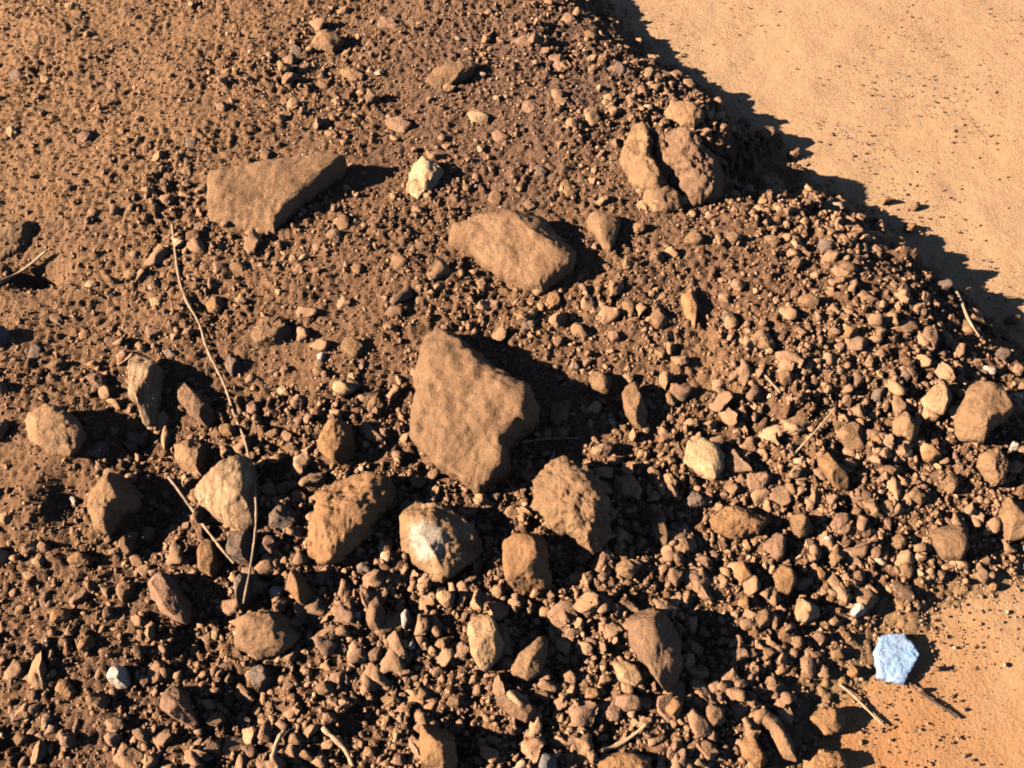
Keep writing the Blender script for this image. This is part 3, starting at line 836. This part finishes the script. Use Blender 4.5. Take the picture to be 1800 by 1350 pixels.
# --- more pebbles seen in the photograph: x, y, half width, half height, turn (deg), colour
MORE = [(1570, 560, 18, 14, 20, 'tan'), (1635, 590, 28, 24, 10, 'pink'), (1590, 660, 14, 16, 0, 'grey'), (1545, 690, 16, 20, 30, 'grey'),
        (1490, 580, 22, 16, -20, 'orange'), (1345, 595, 24, 22, 0, 'tan'), (1380, 660, 22, 16, 40, 'tan'), (1330, 690, 20, 16, -10, 'pink'),
        (1290, 660, 12, 10, 0, 'pink'), (1545, 775, 18, 14, 10, 'orange'), (1640, 800, 26, 18, 20, 'orange'), (1670, 850, 28, 20, -30, 'tan'),
        (1610, 870, 22, 16, 10, 'tan'), (1560, 890, 20, 16, 0, 'tan'), (1520, 870, 16, 13, 20, 'brown'), (1460, 880, 20, 14, 0, 'pink'),
        (1330, 845, 26, 18, -30, 'pink'), (1290, 860, 16, 12, 20, 'tan'), (1390, 860, 18, 12, 30, 'tan'), (1220, 880, 24, 16, 10, 'grey'),
        (1200, 960, 20, 16, 20, 'tan'), (1190, 1010, 16, 20, 10, 'brown'), (1240, 985, 18, 14, 0, 'pink'), (1100, 1000, 22, 16, 30, 'tan'),
        (1030, 1020, 16, 20, 10, 'tan'), (1060, 1060, 22, 18, -20, 'brown'), (1010, 1090, 14, 12, 0, 'grey'), (1040, 1130, 16, 14, 0, 'brown'),
        (1065, 1130, 12, 10, 20, 'pink'), (1010, 1160, 14, 11, 10, 'brown'), (990, 1210, 18, 12, 30, 'tan'), (1040, 1220, 20, 14, 0, 'orange'),
        (1010, 1300, 18, 12, -20, 'brown'), (870, 1300, 16, 12, 10, 'pink'), (690, 1230, 22, 14, 10, 'tan'), (680, 1270, 12, 16, 10, 'pale'),
        (700, 1290, 10, 16, 20, 'pale'), (620, 1230, 14, 10, 0, 'brown'), (570, 1210, 18, 14, 20, 'tan'), (580, 1260, 16, 20, 10, 'tan'),
        (540, 1180, 14, 11, 0, 'pink'), (600, 1110, 18, 14, -20, 'tan'), (570, 1130, 12, 10, 0, 'pink'), (620, 1060, 16, 12, 20, 'grey'),
        (640, 1000, 18, 12, 60, 'grey'), (680, 960, 12, 20, 10, 'brown'), (660, 1150, 20, 14, -20, 'tan'), (710, 1180, 18, 14, 10, 'pink'),
        (780, 1130, 18, 14, 0, 'tan'), (770, 1180, 16, 12, 30, 'brown'), (800, 1230, 20, 14, -10, 'tan'), (740, 1220, 16, 14, 0, 'tan'),
        (830, 1020, 16, 12, 0, 'brown'), (870, 870, 14, 11, 20, 'grey'), (900, 900, 18, 14, -30, 'tan'), (700, 800, 14, 12, 0, 'pink'),
        (680, 760, 16, 12, 10, 'pink'), (660, 710, 16, 20, 10, 'tan'), (620, 610, 22, 18, 20, 'tan'), (560, 650, 16, 12, 0, 'tan'),
        (500, 690, 14, 10, 30, 'pale'), (500, 650, 12, 10, 0, 'pink'), (565, 628, 8, 10, 20, 'white'), (410, 640, 14, 20, 20, 'grey'),
        (440, 720, 14, 18, 10, 'pink'), (480, 760, 14, 11, 0, 'tan'), (400, 755, 20, 12, 20, 'orange'), (300, 620, 16, 12, 20, 'grey'),
        (270, 580, 18, 14, 0, 'pink'), (200, 600, 18, 14, 20, 'brown'), (150, 590, 14, 12, 0, 'orange'), (100, 560, 16, 12, 30, 'brown'),
        (100, 640, 18, 14, -10, 'tan'), (170, 670, 22, 16, 20, 'pink'), (165, 640, 14, 10, 0, 'orange'), (60, 620, 14, 18, 10, 'grey'),
        (270, 500, 14, 10, -30, 'white'), (275, 530, 12, 12, 0, 'pale'), (160, 500, 14, 8, -30, 'pale'), (230, 480, 16, 12, 0, 'tan'),
        (340, 420, 16, 18, 10, 'brown'), (350, 400, 10, 10, 0, 'pink'), (420, 470, 20, 14, 10, 'tan'), (560, 430, 16, 12, -20, 'pink'),
        (600, 390, 18, 14, 0, 'tan'), (630, 470, 16, 12, 20, 'tan'), (700, 460, 20, 14, 10, 'tan'), (740, 430, 14, 11, 0, 'brown'),
        (690, 545, 20, 14, 10, 'brown'), (740, 530, 16, 12, 0, 'tan'), (860, 540, 20, 14, -20, 'pink'), (930, 570, 16, 12, 10, 'grey'),
        (980, 600, 14, 12, 0, 'pink'), (1020, 580, 20, 14, 10, 'tan'), (1010, 640, 14, 12, 30, 'grey'), (1080, 590, 16, 12, 0, 'pink'),
        (1110, 540, 18, 14, 20, 'tan'), (1160, 560, 18, 20, 0, 'tan'), (1160, 620, 14, 11, 10, 'tan'), (1080, 500, 16, 24, 20, 'tan'),
        (1180, 700, 14, 16, 10, 'tan'), (1170, 770, 16, 14, 0, 'pink'), (1075, 740, 9, 10, 0, 'white'), (1060, 790, 22, 16, -10, 'pink'),
        (1150, 830, 14, 12, 0, 'pink'), (1120, 400, 18, 12, 0, 'tan'), (1150, 450, 18, 14, 20, 'brown'), (1220, 420, 20, 14, -10, 'tan'),
        (1290, 420, 18, 12, 0, 'brown'), (1360, 420, 18, 14, 20, 'brown'), (1400, 460, 16, 12, 0, 'tan'), (1450, 430, 20, 14, 10, 'grey'),
        (1530, 420, 18, 14, 30, 'tan'), (1540, 440, 14, 12, 0, 'pink'), (1490, 470, 18, 14, 0, 'tan'), (1420, 530, 20, 16, 10, 'tan'),
        (1300, 500, 18, 14, 0, 'pink'), (1280, 560, 18, 14, 30, 'grey'), (1365, 245, 20, 16, 0, 'tan'), (1395, 268, 14, 12, 10, 'pink'),
        (1310, 215, 14, 11, 0, 'grey'), (1245, 160, 14, 11, 0, 'pale'), (1210, 150, 16, 14, 20, 'tan'), (1130, 160, 18, 16, 0, 'tan'),
        (1140, 130, 14, 12, 0, 'pale'), (1090, 120, 16, 12, 10, 'grey'), (1060, 100, 14, 11, 0, 'tan'), (1440, 340, 16, 12, 0, 'tan'),
        (1480, 345, 14, 12, 20, 'pale'), (1400, 330, 14, 11, 0, 'pink'), (1560, 350, 16, 12, 0, 'tan'), (1610, 360, 14, 9, -10, 'tan'),
        (1600, 400, 14, 11, 0, 'orange'), (1660, 500, 16, 13, 0, 'grey'), (1700, 570, 14, 12, 0, 'tan'), (1760, 620, 18, 14, 0, 'grey'),
        (1740, 650, 14, 9, 10, 'white'), (1790, 650, 14, 12, 0, 'pink'), (1740, 575, 22, 12, -20, 'tan'), (1780, 560, 20, 10, -10, 'tan'),
        (1000, 30, 18, 14, 0, 'pink'), (1040, 60, 14, 12, 0, 'tan'), (980, 110, 22, 18, 0, 'pink'), (990, 180, 18, 12, 20, 'tan'),
        (1040, 200, 16, 14, 0, 'tan'), (930, 190, 22, 16, 10, 'pink'), (880, 240, 18, 14, 0, 'pink'), (700, 220, 26, 20, 0, 'pink'),
        (660, 90, 22, 10, -10, 'brown'), (620, 130, 24, 14, 0, 'tan'), (680, 40, 20, 14, 0, 'pink'), (520, 90, 16, 14, 20, 'grey'),
        (500, 200, 14, 10, 0, 'tan'), (570, 215, 10, 12, 30, 'pale'), (530, 200, 10, 8, 0, 'pale'), (470, 270, 18, 14, 0, 'tan'),
        (145, 240, 18, 14, -30, 'pink'), (335, 250, 14, 12, 0, 'grey'), (195, 150, 14, 11, -20, 'pink'), (30, 130, 16, 12, 0, 'grey'),
        (80, 140, 12, 9, 20, 'pale'), (135, 25, 14, 10, 0, 'tan'), (220, 20, 12, 16, 20, 'brown'), (20, 230, 10, 12, 0, 'pale'),
        (1000, 330, 20, 16, 0, 'tan'), (950, 300, 14, 12, 20, 'grey'), (870, 345, 14, 16, 10, 'brown'), (1060, 350, 16, 10, -20, 'pale'),
        (1200, 350, 16, 10, 0, 'pale'), (1130, 360, 14, 9, 20, 'pale'), (820, 330, 14, 10, 0, 'tan'), (930, 360, 16, 10, 0, 'pink'),
        (70, 985, 12, 14, 10, 'pale'), (140, 980, 24, 18, 0, 'orange'), (75, 960, 14, 12, 20, 'pink'), (160, 1030, 16, 14, 0, 'tan'),
        (220, 1040, 18, 20, 10, 'tan'), (110, 1080, 22, 18, -20, 'orange'), (40, 1070, 16, 12, 0, 'tan'), (190, 1080, 12, 16, 0, 'pink'),
        (150, 1130, 20, 16, 0, 'orange'), (60, 1140, 16, 14, 10, 'brown'), (245, 1140, 14, 18, 0, 'brown'), (265, 1110, 12, 20, 10, 'pale'),
        (110, 1210, 22, 16, 10, 'orange'), (170, 1230, 26, 16, -10, 'tan'), (60, 1250, 20, 12, -20, 'pink'), (40, 1300, 18, 14, 0, 'tan'),
        (120, 1300, 20, 16, 20, 'pink'), (80, 1270, 12, 18, 10, 'pale'), (200, 1300, 18, 14, 0, 'pink'), (250, 1290, 20, 14, 20, 'brown'),
        (290, 1180, 18, 12, 20, 'brown'), (400, 1170, 18, 12, 0, 'brown'), (380, 1110, 10, 18, 0, 'pale'), (360, 1330, 18, 12, 0, 'grey'),
        (430, 1270, 18, 14, 20, 'grey'), (440, 1320, 18, 12, 0, 'pink'), (520, 1300, 18, 14, 0, 'brown'), (540, 1330, 16, 12, 20, 'tan'),
        (650, 1320, 18, 14, 0, 'tan'), (700, 1335, 18, 12, 10, 'pink'), (480, 1240, 14, 11, 0, 'tan'), (260, 940, 14, 20, 10, 'tan'),
        (240, 770, 20, 16, 20, 'grey'), (230, 785, 16, 12, 0, 'pink'), (175, 790, 22, 14, -10, 'grey'), (290, 770, 12, 22, 0, 'pale'),
        (130, 880, 8, 12, -40, 'white'), (310, 960, 10, 14, 40, 'white'), (470, 930, 12, 10, 0, 'brown'), (220, 960, 18, 22, 10, 'tan'),
        (1230, 1180, 18, 16, 0, 'tan'), (1340, 1090, 16, 24, 20, 'tan'), (1310, 1060, 16, 14, 0, 'orange'), (1360, 1090, 14, 18, 0, 'pink'),
        (1400, 1130, 18, 14, 10, 'tan'), (1440, 1120, 16, 12, 0, 'pink'), (1470, 1090, 14, 11, 0, 'tan'), (1350, 1150, 20, 14, 30, 'tan'),
        (1300, 1150, 18, 14, 0, 'pink'), (1470, 1150, 16, 12, 20, 'tan'), (1500, 1180, 14, 11, 0, 'orange'), (1260, 1210, 18, 14, 0, 'pink'),
        (1420, 1180, 16, 12, 0, 'brown'), (1360, 1200, 20, 10, 30, 'brown'), (1580, 950, 20, 16, 0, 'tan'), (1540, 970, 18, 14, 20, 'pink'),
        (1590, 1000, 22, 14, 20, 'tan'), (1510, 1010, 18, 14, 0, 'brown'), (1470, 980, 16, 20, 10, 'tan'), (1440, 1010, 14, 16, 0, 'orange'),
        (1520, 930, 18, 12, 40, 'brown'), (1650, 1010, 16, 12, 0, 'tan'), (1730, 985, 14, 11, 0, 'tan'), (1750, 1030, 12, 9, 0, 'orange'),
        (1425, 955, 14, 12, 0, 'grey'), (1240, 1310, 18, 14, 0, 'tan'), (1190, 1310, 16, 12, 20, 'pink'), (1230, 1340, 14, 11, 0, 'pale'),
        (1645, 1175, 10, 7, 30, 'brown'), (1618, 1212, 8, 6, 0, 'brown')]
COLNAME = {'tan': 'tan', 'orange': 'orange', 'brown': 'brown', 'pink': 'pinkish', 'pale': 'pale', 'white': 'white', 'grey': 'grey'}


def place_words(c, second=False):
    ds = sorted(LAND, key=lambda l: np.hypot(*(l[0] - c)) - l[2] * .7)
    l = ds[1 if second else 0]
    v = c - l[0]
    a = math.degrees(math.atan2(-v[1], v[0])) % 360
    wd = ["right of", "above and right of", "above", "above and left of", "left of", "below and left of", "below", "below and right of"][int((a + 22.5) // 45) % 8]
    gap = np.hypot(*v) - l[2]
    pre = "just " if gap < 45 else "" if gap < 130 else "some way "
    return pre + wd + " " + l[1]


TRACED = list(LAND)
seen = set()
rj = np.random.default_rng(11)
for (cx, cy, a, b, turn, colr) in MORE:
    k = 9 + int(rj.integers(0, 4))
    th = np.sort(rj.uniform(0, 2 * math.pi, k) * .35 + np.linspace(0, 2 * math.pi, k, endpoint=False))
    rad = rj.uniform(.82, 1.12, k)
    ca, sa = math.cos(math.radians(turn)), math.sin(math.radians(turn))
    q = np.stack([a * rad * np.cos(th), b * rad * np.sin(th)], 1)
    poly = np.stack([cx + q[:, 0] * ca - q[:, 1] * sa, cy + q[:, 0] * sa + q[:, 1] * ca], 1)
    c = np.array([cx, cy], float)
    size = "tiny" if a + b < 22 else "small" if a + b < 32 else "middling"
    shape = "long" if max(a, b) > 1.45 * min(a, b) else "rounded" if max(a, b) < 1.2 * min(a, b) else "stubby"
    opts = [f"{size} {COLNAME[colr]} pebble {place_words(c)}", f"{size} {shape} {COLNAME[colr]} pebble {place_words(c)}",
            f"{size} {COLNAME[colr]} pebble {place_words(c, True)}", f"{size} {shape} {COLNAME[colr]} pebble {place_words(c, True)}"]
    lab = next((s for s in opts if s not in seen), opts[1])
    seen.add(lab)
    mpp = 1.5 / 1800
    fine = 1 if cy > 620 or cx > 1000 else .6
    PB(lab, colr, (a + b) * .5 * mpp * 1.25 * fine, poly, tilt=.15, crumb=1.4, facets=9)

# ------------------------------------------------------------------ twigs, roots, straws
def tube(px, r0, r1, lifts, seg=7, sub=6):
    px = np.asarray(px, float)
    n = len(px)
    t = np.linspace(0, n - 1, (n - 1) * sub + 1)
    i = np.clip(t.astype(int), 0, n - 2)
    f = (t - i)[:, None]
    g = lambda k: px[np.clip(k, 0, n - 1)]
    p0, p1, p2, p3 = g(i - 1), g(i), g(i + 1), g(i + 2)
    C = .5 * (2 * p1 + (p2 - p0) * f + (2 * p0 - 5 * p1 + 4 * p2 - p3) * f ** 2 + (3 * p1 - p0 - 3 * p2 + p3) * f ** 3)
    L = np.interp(t, np.arange(n), lifts)
    L = L * (.75 + 1.1 * pn(np.stack([C[:, 0] * .021, C[:, 1] * .021, L * 0 + .5], 1)))
    W = np.array([ground_hit(C[k], L[k])[0] for k in range(len(C))])
    # keep the run taut: smooth the depth
    for _ in range(6):
        W[1:-1] = .25 * W[:-2] + .5 * W[1:-1] + .25 * W[2:]
    R = np.linspace(r0, r1, len(W)) * (1 + .5 * pn(W * 90) + .35 * pn(W * 260))
    V, F = [], []
    for k in range(len(W)):
        T = W[min(k + 1, len(W) - 1)] - W[max(k - 1, 0)]
        T /= np.linalg.norm(T) + 1e-9
        A = np.cross(T, [0, 0, 1.0]); A /= np.linalg.norm(A) + 1e-9
        B = np.cross(A, T)
        for s in range(seg):
            th = 2 * math.pi * s / seg
            V.append(W[k] + R[k] * (math.cos(th) * A + math.sin(th) * B))
    for k in range(len(W) - 1):
        for s in range(seg):
            a, b = k * seg + s, k * seg + (s + 1) % seg
            F.append((a, b, b + seg, a + seg))
    F.append(tuple(range(seg))[::-1])
    F.append(tuple(range((len(W) - 1) * seg, len(W) * seg)))
    return np.array(V), F, W[len(W) // 2]


def twig(name, cat, label, mat, pts, r0, r1, lift=.006, ends=None):
    lifts = list(lift) if isinstance(lift, (list, tuple)) else [lift] * len(pts)
    if ends:
        lifts[0], lifts[-1] = ends
    V, F, c = tube(pts, r0, r1, lifts)
    o = mesh_obj(name, V, F, mat, True, c)
    o["label"] = label
    o["category"] = cat
    o["group"] = "dry twigs and straws on the mound"
    return o


twig("root", "root", "long thin dry root winding down the left part of the mound", 'root',
     [(303, 395), (308, 440), (315, 490), (328, 530), (352, 570), (362, 610), (385, 655), (400, 690), (412, 730), (428, 765), (438, 805), (447, 850), (451, 905), (446, 960), (438, 1010), (428, 1060)], .0024, .0015, [.008] * 9 + [.014, .035, .055, .06, .06, .055, .045])
twig("twig", "twig", "thin pale twig slanting across the orange stone left of the striped cream stone", 'root',
     [(296, 838), (322, 872), (345, 905), (370, 940), (398, 975), (412, 990)], .0024, .0016, .03)
twig("twig", "twig", "whitish twig over the dark hollow at the left frame edge", 'straw', [(-10, 500), (20, 487), (50, 468), (82, 440)], .0035, .002, .012)
twig("straw", "straw", "bright straw at the bottom edge above an orange clod", 'straw', [(1055, 1322), (1080, 1312), (1110, 1295), (1137, 1272)], .0032, .0018, .022)
twig("straw", "straw", "short whitish straw left of the bright straw at the bottom", 'straw', [(1008, 1252), (1016, 1270), (1026, 1291)], .003, .0022, .012)
twig("twig", "twig", "curved pale twig at the bottom left of centre, bending to the right", 'straw', [(568, 1280), (590, 1300), (608, 1318), (622, 1352)], .0038, .003, .01)
twig("twig", "twig", "pale upright twig cut by the bottom edge, left of the curved twig", 'straw', [(474, 1356), (480, 1330), (488, 1300), (500, 1285)], .004, .0025, .012)
twig("twig", "twig", "pale twig running onto the lower right sand below the chip", 'straw', [(1476, 1203), (1500, 1222), (1525, 1248), (1555, 1276)], .0022, .0014, .004)
twig("straw", "straw", "fine straw leaning by the arched tan stone", 'straw', [(1395, 800), (1420, 772), (1445, 745), (1470, 715)], .0017, .0012, .01)
twig("straw", "straw", "fine reddish straw among grit above the fine leaning straw", 'root', [(1338, 652), (1352, 668), (1372, 690)], .0024, .0016, .008)
twig("twig", "twig", "pale stem along the shadowed right crest", 'straw', [(1672, 498), (1690, 530), (1702, 562), (1722, 592)], .003, .0018, .008)
twig("twig", "twig", "thin grey twig lying in the big diamond-shaped stone's shadow", 'root', [(915, 778), (950, 772), (985, 770), (1020, 771)], .0022, .0016, .008)
twig("strip", "strip", "short dark stick on the sand below the bluish white chip", 'dark', [(1592, 1192), (1610, 1212), (1640, 1232), (1662, 1246), (1682, 1262)], .0014, .002, .001)  # thin, almost black tube laid along the sand from the chip

# ------------------------------------------------------------------ uncountable grit
def ico(level):
    t = (1 + 5 ** .5) / 2
    V = [(-1, t, 0), (1, t, 0), (-1, -t, 0), (1, -t, 0), (0, -1, t), (0, 1, t), (0, -1, -t), (0, 1, -t), (t, 0, -1), (t, 0, 1), (-t, 0, -1), (-t, 0, 1)]
    F = [(0, 11, 5), (0, 5, 1), (0, 1, 7), (0, 7, 10), (0, 10, 11), (1, 5, 9), (5, 11, 4), (11, 10, 2), (10, 7, 6), (7, 1, 8),
         (3, 9, 4), (3, 4, 2), (3, 2, 6), (3, 6, 8), (3, 8, 9), (4, 9, 5), (2, 4, 11), (6, 2, 10), (8, 6, 7), (9, 8, 1)]
    V = [np.array(v, float) / np.linalg.norm(v) for v in V]
    for _ in range(level):
        cache, G = {}, []
        def mid(a, b):
            k = (min(a, b), max(a, b))
            if k not in cache:
                m = V[a] + V[b]
                V.append(m / np.linalg.norm(m))
                cache[k] = len(V) - 1
            return cache[k]
        for a, b, c in F:
            ab, bc, ca = mid(a, b), mid(b, c), mid(c, a)
            G += [(a, ab, ca), (b, bc, ab), (c, ca, bc), (ab, bc, ca)]
        F = G
    return np.array(V), np.array(F)


def grain_protos(level, n, seed):
    r = np.random.default_rng(seed)
    V0, F0 = ico(level)
    out = []
    for _ in range(n):
        V = V0 * r.uniform(.5, 1.35, 3)
        for _ in range(8):
            k = r.normal(size=3); k /= np.linalg.norm(k)
            d = V @ k
            V = V - np.maximum(d - r.uniform(.3, .7), 0)[:, None] * k
        o3 = r.uniform(0, 50, 3)
        V = V + (.3 * pn(V * 1.7 + o3) + .22 * pn(V * 4 + o3) + (.12 * pn(V * 8 + o3) if level > 1 else 0))[:, None] * V
        out.append(V)
    return np.array(out), F0


def rand_rot(n, r):
    q = r.normal(size=(n, 4)); q /= np.linalg.norm(q, axis=1)[:, None]
    a, b, c, d = q.T
    return np.stack([np.stack([1 - 2 * (c * c + d * d), 2 * (b * c - a * d), 2 * (b * d + a * c)], 1),
                     np.stack([2 * (b * c + a * d), 1 - 2 * (b * b + d * d), 2 * (c * d - a * b)], 1),
                     np.stack([2 * (b * d - a * c), 2 * (c * d + a * b), 1 - 2 * (b * b + c * c)], 1)], 1)


def scatter(name, label, n, level, smin, smax, power, seed, where, sink=.2, tint=None, mat='grit', around=None):
    r = np.random.default_rng(seed)
    protos, F0 = grain_protos(level, 14, seed + 50)
    xs, ys = [], []
    got = 0
    while got < n:
        x = r.uniform(-1.25, 1.3, n)
        y = r.uniform(-.6, 1.25, n)
        if around is not None:
            pick = r.choice(len(around), n, p=around[:, 2] / around[:, 2].sum())
            th = r.uniform(0, 2 * math.pi, n)
            rr = around[pick, 2] * r.uniform(.45, .95, n)
            x = around[pick, 0] + rr * np.cos(th)
            y = around[pick, 1] + rr * np.sin(th)
        z = np.maximum(hsurf(x, y), 0)
        p = to_px(np.stack([x, y, z], 1))
        ok = (p[:, 0] > -160) & (p[:, 0] < 1960) & (p[:, 1] > -120) & (p[:, 1] < 1460)
        ok &= r.uniform(0, 1, n) < where(x, y, z)
        xs.append(x[ok]); ys.append(y[ok])
        got += ok.sum()
    x = np.concatenate(xs)[:n]; y = np.concatenate(ys)[:n]
    u = r.uniform(0, 1, n)
    s = (smin ** (1 - power) + u * (smax ** (1 - power) - smin ** (1 - power))) ** (1 / (1 - power))
    z = hsurf(x, y) + s * (1 - 2 * sink) * .6
    R = rand_rot(n, r)
    idx = r.integers(0, len(protos), n)
    P = protos[idx] * s[:, None, None]
    V = np.einsum('nij,nkj->nki', R, P)
    V[:, :, 2] *= .8
    V += np.stack([x, y, z], 1)[:, None]
    nv = V.shape[1]
    F = (F0[None] + (np.arange(n) * nv)[:, None, None]).reshape(-1, 3)
    o = mesh_obj(name, V.reshape(-1, 3), F, mat, level > 1)
    tn = np.clip(r.beta(2.2, 2.6, n) if tint is None else tint(r, n), 0, 1)
    tn = np.where(r.uniform(0, 1, n) < (.03 if smax < .003 else .005), r.uniform(.88, 1, n), tn)
    a = o.data.attributes.new("tint", 'FLOAT', 'POINT')
    a.data.foreach_set("value", np.repeat(tn, nv).astype(np.float32))
    o["kind"] = "stuff"
    o["label"] = label
    o["category"] = "gravel"
    return o


on_mound = lambda x, y, z: (z > .004).astype(float)
_pit = at_z((1330, 295), .04)[0]
nopit = lambda x, y: 1 - np.exp(-(((x - _pit[0]) / .105) ** 2 + ((y - _pit[1]) / .085) ** 2) ** 2)
chunk = lambda x, y, z: nopit(x, y) * (z > .006) * np.clip(cloddy(x, y) * 1.3 - .22, 0.01, 1)
mid = lambda x, y, z: nopit(x, y) * (z > .004) * np.clip(.05 + cloddy(x, y) * 1.1, 0, 1)
fin = lambda x, y, z: nopit(x, y) * (z > .004) * np.clip(.3 + cloddy(x, y), 0, 1)
toe = lambda x, y, z: (z <= .002) * np.exp(-np.clip(-hbase(x, y), 0, 1) / .012)
on_sand = lambda x, y, z: (z <= .0005) * np.clip(.35 + 1.6 * pn2(x, y, 6, 31), .05, 1)
scatter("coarse_clods", "coarse brown soil lumps strewn over the mound", 950, 2, .011, .022, 2.6, 100, chunk, sink=.32)
scatter("small_clods", "small brown soil lumps strewn over the mound", 2500, 1, .0068, .0112, 2.2, 99, chunk, sink=.28)
scatter("coarse_grit", "coarse brown grit and small clods strewn over the mound", 5000, 0, .004, .0078, 2.4, 101, chunk)
scatter("gravel", "brown gravel covering the dirt mound", 14000, 0, .0026, .005, 2.0, 102, mid)
scatter("fine_grit", "fine brown grit between the stones of the mound", 38000, 0, .0012, .0029, 1.8, 103, fin)
scatter("toe_crumbs", "stray soil crumbs thinning out over the sand along the mound's foot", 1700, 0, .0012, .006, 2.5, 106, toe, tint=lambda r, n: r.uniform(.45, .95, n))
scatter("loose_crumbs", "loose soil crumbs banked around the stones", 7000, 0, .0014, .0048, 2.3, 105, on_mound, around=np.array(BLOCK))
scatter("sand_grit", "tiny dark grains lying on the smooth sand", 4200, 0, .0009, .0042, 2.9, 104, on_sand, tint=lambda r, n: r.uniform(0, .6, n))
